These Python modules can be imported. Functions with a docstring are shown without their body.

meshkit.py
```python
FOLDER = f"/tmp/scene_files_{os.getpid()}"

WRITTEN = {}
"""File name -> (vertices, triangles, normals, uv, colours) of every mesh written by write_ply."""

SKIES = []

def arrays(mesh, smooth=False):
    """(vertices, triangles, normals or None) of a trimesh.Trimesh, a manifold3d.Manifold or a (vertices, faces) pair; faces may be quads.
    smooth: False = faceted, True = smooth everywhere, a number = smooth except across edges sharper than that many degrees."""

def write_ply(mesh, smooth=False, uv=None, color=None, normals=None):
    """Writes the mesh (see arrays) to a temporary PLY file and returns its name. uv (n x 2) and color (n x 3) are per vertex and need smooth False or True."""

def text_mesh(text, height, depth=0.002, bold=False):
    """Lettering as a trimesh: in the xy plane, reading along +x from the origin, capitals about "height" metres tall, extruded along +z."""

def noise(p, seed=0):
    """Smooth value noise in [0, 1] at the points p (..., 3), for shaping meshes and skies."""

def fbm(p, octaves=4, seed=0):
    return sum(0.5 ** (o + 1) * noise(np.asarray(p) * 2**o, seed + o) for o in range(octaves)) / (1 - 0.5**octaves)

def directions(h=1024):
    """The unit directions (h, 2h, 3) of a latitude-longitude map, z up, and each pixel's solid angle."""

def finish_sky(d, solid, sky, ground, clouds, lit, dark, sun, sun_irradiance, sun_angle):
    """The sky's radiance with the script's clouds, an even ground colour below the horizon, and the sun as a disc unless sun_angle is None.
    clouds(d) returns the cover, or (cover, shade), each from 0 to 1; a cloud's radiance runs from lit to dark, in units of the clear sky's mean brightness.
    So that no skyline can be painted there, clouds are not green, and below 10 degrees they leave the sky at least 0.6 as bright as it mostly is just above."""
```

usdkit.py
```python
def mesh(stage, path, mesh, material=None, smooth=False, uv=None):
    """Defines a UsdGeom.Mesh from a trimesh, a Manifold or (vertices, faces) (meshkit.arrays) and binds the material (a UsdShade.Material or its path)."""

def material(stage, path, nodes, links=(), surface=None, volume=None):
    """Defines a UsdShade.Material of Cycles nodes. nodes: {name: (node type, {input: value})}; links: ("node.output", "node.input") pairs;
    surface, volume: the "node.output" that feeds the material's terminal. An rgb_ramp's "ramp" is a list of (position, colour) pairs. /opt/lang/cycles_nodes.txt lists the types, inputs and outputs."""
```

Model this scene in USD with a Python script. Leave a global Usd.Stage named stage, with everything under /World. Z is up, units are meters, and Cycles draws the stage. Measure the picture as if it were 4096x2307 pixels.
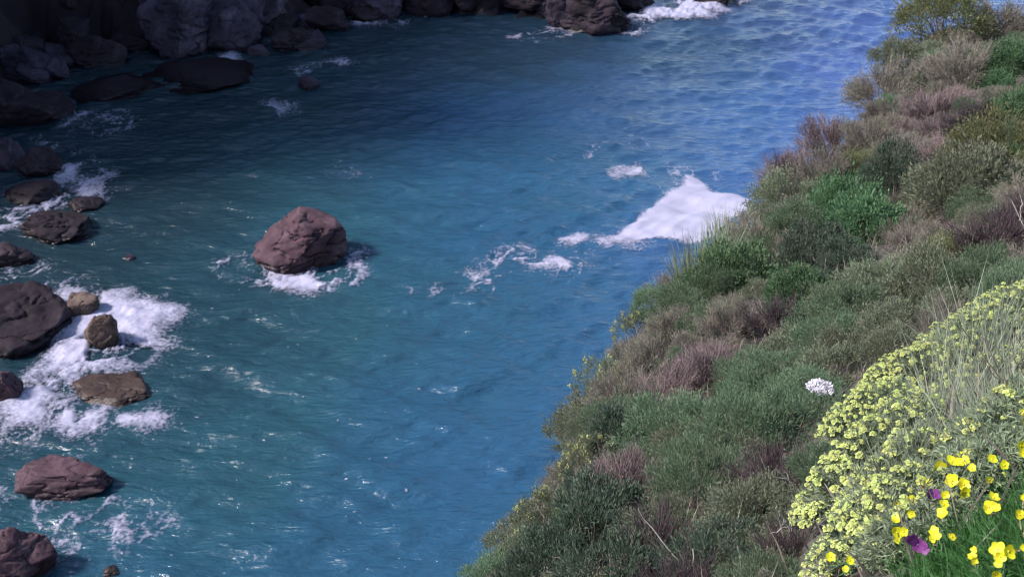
import math
import numpy as np, trimesh, usdkit, meshkit
from scipy.interpolate import RBFInterpolator
from pxr import Usd, UsdGeom, UsdLux, UsdShade, Gf, Sdf, Vt

stage = Usd.Stage.CreateInMemory()
UsdGeom.SetStageUpAxis(stage, UsdGeom.Tokens.z)
UsdGeom.SetStageMetersPerUnit(stage, 1.0)
UsdGeom.Xform.Define(stage, '/World')
UsdGeom.Scope.Define(stage, '/World/Looks')

# ------------------------------------------------------------------ camera, sky, sun
EYE, PITCH, TX = np.array([0.0, 0.0, 30.0]), math.radians(30), 0.414
cam = UsdGeom.Camera.Define(stage, '/World/camera')
FOCAL = 36 / (2 * TX)
cam.CreateHorizontalApertureAttr(36.0)
cam.CreateVerticalApertureAttr(36.0 * 576 / 1024)
cam.CreateFocalLengthAttr(FOCAL)
cam.CreateClippingRangeAttr((0.05, 20000.0))
cam.CreateExposureAttr(2.9)
cam.CreateFStopAttr(4.5)
cam.CreateFocusDistanceAttr(7.5)
cam.AddTranslateOp().Set(Gf.Vec3d(*EYE))
cam.AddRotateXOp().Set(60.0)

SUN = np.array([-0.72, -0.10, 0.69])
SUN /= np.linalg.norm(SUN)
SKY_STRENGTH, SUN_INTENSITY = 0.05, 0.4
sky_mat = usdkit.material(stage, '/World/Looks/sky', {
    'sky': ('sky_texture', {'sky_type': 'single_scattering', 'sun_disc': False, 'sun_elevation': float(math.asin(SUN[2])),
                            'sun_rotation': float(math.atan2(SUN[0], SUN[1])), 'altitude': 30.0, 'air_density': 1.0,
                            'aerosol_density': 1.0, 'ozone_density': 2.4}),
    'co': ('texture_coordinate', {}), 'cm': ('mapping', {'mapping_type': 'point', 'scale': (2.2, 2.2, 5.0)}),
    'cn': ('noise_texture', {'scale': 1.6, 'detail': 5.0, 'roughness': 0.55}), 'cr': ('map_range', {'from_min': 0.46, 'from_max': 0.66, 'to_min': 0.0, 'to_max': 0.4, 'clamp': True}),
    'cmul': ('vector_math', {'math_type': 'multiply', 'vector2': (2.6, 2.1, 1.75)}), 'cmix': ('mix_color', {}),
    'bg': ('background_shader', {'strength': SKY_STRENGTH})}, [('co.generated', 'cm.vector'), ('cm.vector', 'cn.vector'), ('cn.fac', 'cr.value'), ('sky.color', 'cmul.vector1'), ('cr.result', 'cmix.fac'),
                                                               ('sky.color', 'cmix.a'), ('cmul.vector', 'cmix.b'), ('cmix.result', 'bg.color')], surface='bg.background')
dome = UsdLux.DomeLight.Define(stage, '/World/sky')
dome.GetPrim().SetCustomDataByKey('kind', 'structure')
UsdShade.MaterialBindingAPI.Apply(dome.GetPrim()).Bind(sky_mat)
sun = UsdLux.DistantLight.Define(stage, '/World/sun')
sun.CreateIntensityAttr(SUN_INTENSITY)
sun.CreateAngleAttr(10.0)   # a veiled sun
sun.CreateNormalizeAttr(True)
sun.CreateColorAttr(Gf.Vec3f(1.0, 0.93, 0.90))
zz = SUN
xx = np.cross([0, 0, 1.0], zz); xx /= np.linalg.norm(xx)
yy = np.cross(zz, xx)
sun.AddTransformOp().Set(Gf.Matrix4d(*xx, 0, *yy, 0, *zz, 0, 0, 0, 60, 1))

# ------------------------------------------------------------------ helpers
RIGHT, FWD, UP = np.array([1.0, 0, 0]), np.array([0, math.cos(PITCH), -math.sin(PITCH)]), np.array([0, math.sin(PITCH), math.cos(PITCH)])
used = {}


def ray(px, py):
    return FWD + (px - 512) / 512 * TX * RIGHT + (288 - py) / 512 * TX * UP


def P(px, py, d):
    """The point at depth d metres in the direction of a place in the view."""
    return EYE + d * ray(px, py)


def W(px, py):
    """The point of the sea in that direction."""
    r = ray(px, py)
    return EYE - r * EYE[2] / r[2]


def numbered(name, parent='/World'):
    k = used.get((parent, name), 0)
    used[(parent, name)] = k + 1
    return f'{parent}/{name}' if k == 0 else f'{parent}/{name}_{k:03d}'


def tag(prim, label=None, cat=None, group=None, kind=None):
    for k, v in (('label', label), ('category', cat), ('group', group), ('kind', kind)):
        if v:
            prim.SetCustomDataByKey(k, v)
    return prim


def obj(name, mesh, mat, parent='/World', smooth=False, attr=None, **t):
    parent = parent if isinstance(parent, str) else str(parent.GetPath())
    m = usdkit.mesh(stage, numbered(name, parent), mesh, M[mat] if isinstance(mat, str) else mat, smooth=smooth)
    if attr:
        for k, v in attr.items():
            UsdGeom.PrimvarsAPI(m).CreatePrimvar(k, Sdf.ValueTypeNames.FloatArray, 'vertex').Set(Vt.FloatArray.FromNumpy(np.asarray(v, np.float32)))
    return tag(m.GetPrim(), **t)


def xform_at(path, loc, rz=0.0, scale=(1, 1, 1), tilt=(0, 0)):
    x = UsdGeom.Xform.Define(stage, path)
    R = trimesh.transformations.euler_matrix(tilt[0], tilt[1], rz)
    R[:3, :3] = R[:3, :3] @ np.diag(scale)
    R[:3, 3] = loc
    x.AddTransformOp().Set(Gf.Matrix4d(*R.T.ravel()))
    return x.GetPrim()


def thing(name, loc, rz=0.0, scale=1.0, label=None, cat=None, group=None, tilt=(0, 0)):
    s = (scale,) * 3 if np.ndim(scale) == 0 else scale
    return tag(xform_at(numbered(name), loc, rz, s, tilt), label, cat, group)


def copy_of(cls, name, loc, rz, scale, label, cat, group=None, tilt=(0, 0)):
    p = thing(name, loc, rz, scale, label, cat, group, tilt)
    p.GetReferences().AddInternalReference(cls)
    p.SetInstanceable(True)
    return p


class Geo:
    """Collects leaves, twigs and tubes for one mesh."""
    def __init__(s):
        s.v, s.f, s.n = [], [], 0

    def add(s, v, f):
        s.v.append(np.asarray(v, float)); s.f.append(np.asarray(f, int) + s.n); s.n += len(v)
        return s

    def leaves(s, base, d, length, width, rng, fold=0.25):
        base, d = np.asarray(base, float), np.asarray(d, float)
        n = len(base)
        d = d / (np.linalg.norm(d, axis=1, keepdims=True) + 1e-9)
        r = rng.normal(size=(n, 3))
        side = np.cross(d, r); side /= np.linalg.norm(side, axis=1, keepdims=True) + 1e-9
        nrm = np.cross(side, d)
        L = np.broadcast_to(length, (n,))[:, None]; Wd = np.broadcast_to(width, (n,))[:, None] / 2
        mid = base + d * L * 0.5
        v = np.stack([base, mid + side * Wd + nrm * Wd * fold, base + d * L - nrm * L * 0.08, mid - side * Wd + nrm * Wd * fold], 1).reshape(-1, 3)
        k = np.arange(n)[:, None] * 4
        return s.add(v, np.vstack([k + [0, 1, 2], k + [0, 2, 3]]))

    def spikes(s, base, d, length, width, rng, bend=0.0):
        """Thin flat tapering twigs or blades of two segments; bend pulls the tips down."""
        base, d = np.asarray(base, float), np.asarray(d, float)
        n = len(base)
        d = d / (np.linalg.norm(d, axis=1, keepdims=True) + 1e-9)
        side = np.cross(d, rng.normal(size=(n, 3))); side /= np.linalg.norm(side, axis=1, keepdims=True) + 1e-9
        L = np.broadcast_to(length, (n,))[:, None]; Wd = np.broadcast_to(width, (n,))[:, None] / 2
        mid = base + d * L * 0.55
        tip = base + d * L + np.array([0, 0, -1.0]) * L * bend
        v = np.stack([base - side * Wd, base + side * Wd, mid - side * Wd * 0.75, mid + side * Wd * 0.75, tip], 1).reshape(-1, 3)
        k = np.arange(n)[:, None] * 5
        return s.add(v, np.vstack([k + [0, 1, 3], k + [0, 3, 2], k + [2, 3, 4]]))

    def tube(s, pts, radii, sides=4):
        p = np.asarray(pts, float)
        t = np.gradient(p, axis=0); t /= np.linalg.norm(t, axis=1, keepdims=True) + 1e-9
        a = np.cross(t, np.where(np.abs(t[:, 2:]) < 0.9, [0, 0, 1.0], [1.0, 0, 0])); a /= np.linalg.norm(a, axis=1, keepdims=True) + 1e-9
        b = np.cross(t, a)
        ang = np.arange(sides) * 2 * np.pi / sides
        v = p[:, None] + np.broadcast_to(radii, (len(p),))[:, None, None] * (np.cos(ang)[None, :, None] * a[:, None] + np.sin(ang)[None, :, None] * b[:, None])
        i, j = np.meshgrid(np.arange(len(p) - 1), np.arange(sides), indexing='ij')
        q = np.stack([i * sides + j, i * sides + (j + 1) % sides, (i + 1) * sides + (j + 1) % sides, (i + 1) * sides + j], -1).reshape(-1, 4)
        return s.add(v.reshape(-1, 3), np.vstack([q[:, [0, 1, 2]], q[:, [0, 2, 3]]]))

    def mesh(s):
        return np.vstack(s.v), np.vstack(s.f)


def stem_line(a, b, sag, rng, n=5, wob=0.02):
    t = np.linspace(0, 1, n)[:, None]
    p = a * (1 - t) + b * t
    p[:, 2] += (np.sin(t[:, 0] * np.pi) * sag)
    p[1:-1] += rng.normal(size=(n - 2, 3)) * wob
    return p


# ------------------------------------------------------------------ materials
M = {}


def leaf_mat(name, tones, rough=0.55, trans=0.42, vary=0.2):
    n = len(tones)
    M[name] = usdkit.material(stage, '/World/Looks/' + name, {
        'geo': ('geometry', {}), 'info': ('object_info', {}),
        'ramp': ('rgb_ramp', {'ramp': [(i / max(n - 1, 1), c) for i, c in enumerate(tones)]}),
        'val': ('map_range', {'from_min': 0.0, 'from_max': 1.0, 'to_min': 1 - vary, 'to_max': 1 + vary}),
        'hue': ('map_range', {'from_min': 0.0, 'from_max': 1.0, 'to_min': 0.485, 'to_max': 0.515}),
        'hsv': ('hsv', {'saturation': 1.0, 'fac': 1.0}),
        'p': ('principled_bsdf', {'roughness': rough, 'specular_ior_level': 0.3}),
        't': ('translucent_bsdf', {}), 'mix': ('mix_closure', {'fac': trans})},
        [('geo.random_per_island', 'ramp.fac'), ('info.random', 'val.value'), ('val.result', 'hsv.value'), ('info.random', 'hue.value'), ('hue.result', 'hsv.hue'),
         ('ramp.color', 'hsv.color'), ('hsv.color', 'p.base_color'), ('hsv.color', 't.color'), ('p.BSDF', 'mix.closure1'), ('t.BSDF', 'mix.closure2')],
        surface='mix.closure')


def rock_mat(name, a, b, c, scale=0.8, bump=0.5, wet_z=0.7):
    """Weathered stone, darker and shinier where the sea wets it."""
    M[name] = usdkit.material(stage, '/World/Looks/' + name, {
        'geo': ('geometry', {}), 'sep': ('separate_xyz', {}),
        'n1': ('noise_texture', {'scale': scale, 'detail': 8.0, 'roughness': 0.62}),
        'n2': ('noise_texture', {'scale': scale * 9, 'detail': 6.0, 'roughness': 0.7}),
        'ramp': ('rgb_ramp', {'ramp': [(0.28, a), (0.5, b), (0.7, c)]}),
        'm': ('mix_color', {'blend_type': 'overlay', 'fac': 0.55}),
        'wn': ('math', {'math_type': 'multiply_add', 'value2': -0.9, 'value3': 0.45}),
        'wz': ('math', {'math_type': 'add'}),
        'wet': ('map_range', {'from_min': wet_z, 'from_max': wet_z * 0.3, 'to_min': 0.0, 'to_max': 1.0, 'clamp': True}),
        'dark': ('mix_color', {'blend_type': 'multiply', 'b': (0.36, 0.34, 0.36)}),
        'ro': ('map_range', {'from_min': 0.0, 'from_max': 1.0, 'to_min': 0.85, 'to_max': 0.35}),
        'b': ('bump', {'strength': bump, 'distance': 0.12}), 'b2': ('bump', {'strength': bump * 0.7, 'distance': 0.03}),
        'p': ('principled_bsdf', {'specular_ior_level': 0.14})},
        [('geo.position', 'n1.vector'), ('geo.position', 'n2.vector'), ('n1.fac', 'ramp.fac'), ('ramp.color', 'm.a'), ('n2.color', 'm.b'),
         ('geo.position', 'sep.vector'), ('n1.fac', 'wn.value1'), ('sep.z', 'wz.value1'), ('wn.value', 'wz.value2'), ('wz.value', 'wet.value'),
         ('wet.result', 'dark.fac'), ('m.result', 'dark.a'), ('dark.result', 'p.base_color'), ('wet.result', 'ro.value'), ('ro.result', 'p.roughness'),
         ('n1.fac', 'b.height'), ('n2.fac', 'b2.height'), ('b.normal', 'b2.normal'), ('b2.normal', 'p.normal')], surface='p.BSDF')


def plain(name, col, rough=0.6, trans=0.0, vary=0.12, scale=30.0):
    nodes = {'geo': ('geometry', {}), 'n': ('noise_texture', {'scale': scale, 'detail': 4.0}),
             'r': ('rgb_ramp', {'ramp': [(0.3, tuple(np.array(col) * (1 - vary * 2))), (0.7, tuple(np.minimum(np.array(col) * (1 + vary), 0.9)))]}),
             'p': ('principled_bsdf', {'roughness': rough, 'specular_ior_level': 0.3})}
    links = [('geo.position', 'n.vector'), ('n.fac', 'r.fac'), ('r.color', 'p.base_color')]
    if trans:
        nodes |= {'t': ('translucent_bsdf', {}), 'mix': ('mix_closure', {'fac': trans})}
        links += [('r.color', 't.color'), ('p.BSDF', 'mix.closure1'), ('t.BSDF', 'mix.closure2')]
    M[name] = usdkit.material(stage, '/World/Looks/' + name, nodes, links, surface='mix.closure' if trans else 'p.BSDF')


leaf_mat('green_leaf', [(.06, .11, .05), (.14, .225, .10), (.25, .35, .18), (.58, .62, .44)])
leaf_mat('dark_leaf', [(.05, .072, .048), (.135, .17, .105), (.27, .30, .20), (.52, .52, .39)])
leaf_mat('sage_leaf', [(.10, .115, .07), (.25, .27, .175), (.40, .41, .28), (.64, .62, .48)])
leaf_mat('feather_leaf', [(.085, .125, .07), (.235, .295, .175), (.39, .445, .28), (.64, .66, .49)])
leaf_mat('dry_twig', [(.12, .10, .085), (.28, .245, .205), (.44, .395, .335), (.62, .57, .49)], rough=0.8, trans=0.1)
leaf_mat('heath_twig', [(.11, .078, .08), (.27, .205, .205), (.40, .325, .32), (.56, .49, .47)], rough=0.8, trans=0.1)
leaf_mat('dusky_twig', [(.035, .022, .027), (.09, .062, .07), (.17, .125, .135), (.34, .29, .29)], rough=0.85, trans=0.1)
leaf_mat('olive_leaf', [(.10, .11, .045), (.23, .245, .11), (.37, .375, .20), (.56, .54, .34)])
leaf_mat('pale_bloom', [(.32, .33, .14), (.42, .42, .20), (.52, .50, .30)])
leaf_mat('grass_blade', [(.03, .085, .02), (.06, .145, .032), (.10, .21, .055), (.20, .29, .10)], trans=0.35)
leaf_mat('reed_blade', [(.15, .18, .11), (.26, .30, .19), (.42, .43, .30)], trans=0.3)
leaf_mat('wisp_blade', [(.20, .22, .16), (.30, .32, .25), (.42, .42, .35)], trans=0.3)
leaf_mat('spurge_leaf', [(.17, .205, .13), (.26, .295, .19), (.35, .375, .26), (.46, .47, .36)])
leaf_mat('spurge_head', [(.26, .295, .085), (.32, .345, .12), (.37, .375, .165), (.42, .405, .23)], trans=0.2, vary=0.1)
leaf_mat('yellow_petal', [(.44, .43, .012), (.52, .49, .016), (.57, .53, .035)], rough=0.5, trans=0.35, vary=0.15)
leaf_mat('purple_petal', [(.13, .03, .13), (.20, .055, .19), (.27, .11, .24)], rough=0.5, trans=0.25, vary=0.05)
plain('orange_petal', (.42, .12, .03), trans=0.2)
plain('yellow_eye', (.45, .36, .02), trans=0.2)
plain('white_petal', (.5, .47, .52), trans=0.25)
plain('woody_stem', (.13, .10, .08), 0.85)
plain('pale_stalk', (.27, .25, .215), 0.8)
plain('green_stem', (.16, .20, .09), 0.7)
plain('pink_stem', (.30, .19, .15), 0.7)
rock_mat('boulder_rock', (.018, .0095, .013), (.038, .021, .027), (.07, .043, .05), 0.9, bump=0.9)
rock_mat('tan_rock', (.026, .017, .016), (.055, .037, .032), (.105, .078, .062), 0.9, bump=0.9, wet_z=0.8)
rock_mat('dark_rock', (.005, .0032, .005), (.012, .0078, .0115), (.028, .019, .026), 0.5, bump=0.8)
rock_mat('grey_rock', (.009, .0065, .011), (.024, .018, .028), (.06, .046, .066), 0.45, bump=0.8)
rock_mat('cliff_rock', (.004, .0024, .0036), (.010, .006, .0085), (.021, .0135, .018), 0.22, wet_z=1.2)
M['soil'] = usdkit.material(stage, '/World/Looks/soil', {
    'geo': ('geometry', {}), 'n': ('noise_texture', {'scale': 2.2, 'detail': 9.0, 'roughness': 0.7}),
    'r': ('rgb_ramp', {'ramp': [(0.3, (.018, .015, .011)), (0.5, (.04, .034, .026)), (0.72, (.07, .06, .046))]}),
    'b': ('bump', {'strength': 0.8, 'distance': 0.08}), 'p': ('principled_bsdf', {'roughness': 0.95})},
    [('geo.position', 'n.vector'), ('n.fac', 'r.fac'), ('r.color', 'p.base_color'), ('n.fac', 'b.height'), ('b.normal', 'p.normal')], surface='p.BSDF')
# the sea: its own blue-green body colour in broad patches, cliff shade painted in off the far shore, ripples too fine for the mesh as bump, and the sky mirrored in it
M['sea_water'] = usdkit.material(stage, '/World/Looks/sea_water', {
    'geo': ('geometry', {}), 'map': ('mapping', {'mapping_type': 'point', 'scale': (0.05, 0.035, 0.05), 'rotation': (0, 0, 0.35)}),
    'n': ('noise_texture', {'scale': 1.0, 'detail': 3.0, 'roughness': 0.55}),
    'sep': ('separate_xyz', {}), 'gx': ('map_range', {'from_min': -22.0, 'from_max': 22.0, 'to_min': 0.0, 'to_max': 1.0, 'clamp': True}),
    'mixf': ('mix_float', {'fac': 0.5}), 'sh': ('attribute', {'attribute': 'shore_shade'}), 'shk': ('math', {'math_type': 'multiply', 'value2': 0.8}),
    'shade_mix': ('mix_color', {'blend_type': 'mix', 'b': (.006, .012, .017)}),  # the cliff's shade painted into the water colour off the far shore
    'r': ('rgb_ramp', {'ramp': [(0.2, (.005, .017, .023)), (0.36, (.010, .036, .050)), (0.50, (.010, .040, .078)), (0.66, (.017, .045, .116)), (0.84, (.034, .054, .16))]}),
    'm2': ('mapping', {'mapping_type': 'point', 'scale': (1.0, 2.6, 1.0), 'rotation': (0, 0, 0.12)}),
    'w1': ('noise_texture', {'scale': 1.0, 'detail': 5.0, 'roughness': 0.55, 'distortion': 0.25}),
    'b': ('bump', {'strength': 1.0, 'distance': 0.22}),
    'p': ('principled_bsdf', {'roughness': 0.13, 'ior': 1.34, 'specular_ior_level': 0.5})},
    [('geo.position', 'map.vector'), ('map.vector', 'n.vector'), ('geo.position', 'sep.vector'), ('sep.x', 'gx.value'), ('n.fac', 'mixf.a'), ('gx.result', 'mixf.b'),
     ('mixf.result', 'r.fac'), ('r.color', 'shade_mix.a'), ('sh.fac', 'shk.value1'), ('shk.value', 'shade_mix.fac'), ('shade_mix.result', 'p.base_color'), ('geo.position', 'm2.vector'), ('m2.vector', 'w1.vector'), ('w1.fac', 'b.height'), ('b.normal', 'p.normal')], surface='p.BSDF')
M['foam'] = usdkit.material(stage, '/World/Looks/foam', {
    'a': ('attribute', {'attribute': 'froth'}), 'geo': ('geometry', {}), 'n': ('noise_texture', {'scale': 6.0, 'detail': 5.0, 'roughness': 0.7}),
    'm': ('math', {'math_type': 'multiply_add', 'value2': 1.7, 'value3': -0.85}), 'add': ('math', {'math_type': 'add'}),
    'rng': ('map_range', {'from_min': 0.22, 'from_max': 0.82, 'to_min': 0.0, 'to_max': 0.95, 'clamp': True}),
    'p': ('principled_bsdf', {'base_color': (.205, .20, .268), 'roughness': 0.7}), 'b': ('bump', {'strength': 0.35, 'distance': 0.05}),
    'tr': ('transparent_bsdf', {}), 'mix': ('mix_closure', {})},
    [('geo.position', 'n.vector'), ('n.fac', 'm.value1'), ('m.value', 'add.value1'), ('a.fac', 'add.value2'), ('add.value', 'rng.value'), ('rng.result', 'mix.fac'),
     ('n.fac', 'b.height'), ('b.normal', 'p.normal'), ('tr.BSDF', 'mix.closure1'), ('p.BSDF', 'mix.closure2')], surface='mix.closure')

def step01(x, a, b):
    t = np.clip((x - a) / (b - a), 0, 1)
    return t * t * (3 - 2 * t)


def prune(v, f):
    keep, inv = np.unique(f, return_inverse=True)
    return v[keep], inv.reshape(-1, 3)


# ------------------------------------------------------------------ sea
rs = np.random.default_rng(7)
WAVES = []
for k in range(70):
    lam = 0.8 * (5.5 / 0.8) ** rs.random() ** 1.5
    th = math.pi / 2 + rs.normal() * 0.62 + 0.15
    WAVES.append((2 * np.pi / lam * math.cos(th), 2 * np.pi / lam * math.sin(th), rs.random() * 6.28, 0.0064 * lam ** 0.75))


def wave(x, y):
    q = np.stack([np.asarray(x) * 0.09, np.asarray(y) * 0.09, np.zeros_like(x, float)], -1)
    gust = 0.55 + 0.9 * meshkit.fbm(q, 3, 5)
    z = np.zeros_like(np.asarray(x, float))
    for kx, ky, ph, a in WAVES:
        s = np.sin(kx * x + ky * y + ph)
        z += a * (s + 0.35 * s * s)
    return z * gust


def grid_mesh(xs, ys, zf):
    X, Y = np.meshgrid(xs, ys)
    Z = zf(X, Y)
    nx, ny = len(xs), len(ys)
    i, j = np.meshgrid(np.arange(ny - 1), np.arange(nx - 1), indexing='ij')
    a = i * nx + j
    q = np.stack([a, a + 1, a + nx + 1, a + nx], -1).reshape(-1, 4)
    return np.stack([X, Y, Z], -1).reshape(-1, 3), np.vstack([q[:, [0, 1, 2]], q[:, [0, 2, 3]]])


def spread(lo, hi, step, far):
    mid = list(np.arange(lo, hi, step))
    a, s = [], step
    while mid[0] - (sum(a)) > -far:
        s *= 1.35; a.append(s)
    left = mid[0] - np.cumsum(a)
    return np.concatenate([left[::-1], mid, mid[-1] + np.cumsum(a)])


sea_v, sea_f = grid_mesh(spread(-46, 30, 0.22, 4000), spread(26, 108, 0.22, 4000), lambda x, y: np.where(np.hypot(x, y) < 220, wave(x, y), 0.0))
SEA_LABEL = dict(label='blue-green sea rippling in the cove below the slope', kind='structure')
obj('seabed', grid_mesh(spread(-100, 100, 12, 4000), spread(-60, 140, 12, 4000), lambda x, y: -9 + 1.5 * meshkit.fbm(np.stack([x * .05, y * .05, 0 * x], -1), 3, 3)), 'dark_rock', smooth=True, kind='structure')

# ------------------------------------------------------------------ the slope we stand on
SURF = [(1024, 576, 3.0), (900, 576, 3.9), (1024, 500, 3.7), (900, 500, 4.8), (1024, 420, 4.8), (930, 420, 5.8), (1024, 340, 6.3), (850, 520, 5.2), (850, 440, 6.6),
        (780, 560, 6.2), (700, 576, 7.0), (600, 576, 8.2), (475, 576, 9.8), (790, 480, 8.2), (700, 480, 9.3), (600, 480, 10.6), (545, 480, 11.2),
        (850, 400, 9.2), (750, 420, 10), (650, 420, 12), (570, 425, 13.2), (900, 340, 11.2), (800, 350, 12.2), (700, 350, 14.2), (615, 350, 16),
        (1000, 265, 11.8), (900, 280, 14), (800, 280, 16.2), (700, 280, 18.2), (650, 285, 19.2), (1024, 220, 16), (900, 220, 18.2), (800, 220, 20.5), (735, 222, 22),
        (1024, 160, 22), (900, 160, 25), (785, 165, 28), (1024, 110, 29), (920, 110, 31), (850, 120, 33), (1024, 65, 38), (950, 65, 39), (895, 75, 40), (1024, 22, 47), (932, 16, 47)]
ctrl = [P(*s) - [0, 0, 0.45 if s[2] < 7 else 0.75] for s in SURF]
ctrl += [np.array(c, float) for c in [(0, 0, 28.35), (-3, 0, 26.6), (-3, -7, 27.5), (0, -7, 29.6), (4, -3, 30), (12, -7, 34), (14, 6, 32), (17, 20, 27), (24, 35, 22), (30, 50, 17), (40, 20, 36), (42, 45, 24)]]
ctrl = np.array(ctrl)
rbf = RBFInterpolator(ctrl[:, :2], ctrl[:, 2], kernel='thin_plate_spline', smoothing=0.15)
EDGE_PX = [(475, 576, 9.8), (512, 520, 10.8), (560, 475, 11.6), (578, 440, 12.8), (584, 405, 13.8), (600, 370, 15.2), (620, 340, 16.4), (652, 290, 19.2), (672, 255, 20.5), (740, 215, 22.6), (785, 168, 28),
           (850, 122, 33), (890, 82, 40), (932, 18, 47), (1030, 18, 50)]
EDGE = np.array([(-5, -9), (-5, -1), (-2.8, 4.2)] + [tuple(P(*e)[:2]) for e in EDGE_PX] + [(46, 56), (46, -9)])


def poly_dist(x, y, poly):
    """Signed distance to a closed outline, negative inside."""
    x, y = np.asarray(x, float), np.asarray(y, float)
    a, b = poly, np.roll(poly, -1, 0)
    best, near = np.full(x.shape, 1e9), np.zeros(x.shape + (2,))
    inside = np.zeros(x.shape, bool)
    for (x0, y0), (x1, y1) in zip(a, b):
        t = np.clip(((x - x0) * (x1 - x0) + (y - y0) * (y1 - y0)) / ((x1 - x0) ** 2 + (y1 - y0) ** 2), 0, 1)
        cx, cy = x0 + t * (x1 - x0), y0 + t * (y1 - y0)
        d = np.hypot(x - cx, y - cy)
        w = d < best
        best = np.where(w, d, best)
        near[w] = np.stack([cx, cy], -1)[w]
        if y0 != y1:
            inside ^= ((y0 > y) != (y1 > y)) & (x < (x1 - x0) * (y - y0) / (y1 - y0) + x0)
    return np.where(inside, -best, best), near


def land(x, y):
    x, y = np.asarray(x, float), np.asarray(y, float)
    s, near = poly_dist(x, y, EDGE)
    qx, qy = np.where(s > 0, near[..., 0], x), np.where(s > 0, near[..., 1], y)
    z = rbf(np.stack([qx.ravel(), qy.ravel()], 1)).reshape(x.shape)
    out = np.maximum(s, 0)
    rough = meshkit.fbm(np.stack([x * 0.8, y * 0.8, 0 * x], -1), 4, 11) - 0.5
    z = z + 0.35 * rough - 1.9 * out - 0.25 * np.minimum(out, 3) ** 2
    return np.maximum(z + rough * np.minimum(out, 3) * 1.2, -8.0)


LX, LY = np.arange(-16, 47, 0.28), np.arange(-10, 72, 0.28)
land_v, land_f = grid_mesh(LX, LY, land)
land_z = land_v[:, 2].reshape(len(LY), len(LX))
land_f = land_f[(land_v[land_f][:, :, 2] > -7.9).any(1)]
obj('hillside', prune(land_v, land_f), 'soil', smooth=True, label='steep brown earth slope under the scrub, dropping to the sea', kind='structure')


def ground(x, y):
    x, y = np.asarray(x, float), np.asarray(y, float)
    i, j = np.clip((x - LX[0]) / 0.28, 0, len(LX) - 1.001), np.clip((y - LY[0]) / 0.28, 0, len(LY) - 1.001)
    i0, j0 = i.astype(int), j.astype(int)
    u, v = i - i0, j - j0
    g = land_z
    return g[j0, i0] * (1 - u) * (1 - v) + g[j0, i0 + 1] * u * (1 - v) + g[j0 + 1, i0] * (1 - u) * v + g[j0 + 1, i0 + 1] * u * v


DEPTHS = np.linspace(1.5, 62, 2400)


def hit(px, py, off=0.0):
    """Where the line of sight comes within off metres above the slope: (point, depth)."""
    q = EYE + DEPTHS[:, None] * ray(px, py)
    w = np.nonzero(q[:, 2] < ground(q[:, 0], q[:, 1]) + off)[0]
    if not len(w) or DEPTHS[w[0]] > 52:   # the sight line passes over the brink: the nearest ground below it
        near = poly_dist(q[:, 0], q[:, 1], EDGE)[0] < 0.2
        k = int(np.argmin(np.where(near & (DEPTHS < 52), (q[:, 2] - ground(q[:, 0], q[:, 1])) / DEPTHS, 1e9)))
    else:
        k = w[0]
    return q[k], DEPTHS[k]


# ------------------------------------------------------------------ far shore
SHORE = np.array([(-70, 20), (-44, 34), (-37, 48)] + [tuple(W(*p)[:2]) for p in [(-25, 210), (-6, 92), (50, 62), (110, 52), (200, 44), (262, 36), (330, 30), (352, 14), (420, 10), (500, 20), (560, 22), (630, 14), (660, -8)]] + [(10, 108), (6, 125), (20, 170), (-160, 170), (-160, 20)])


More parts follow.
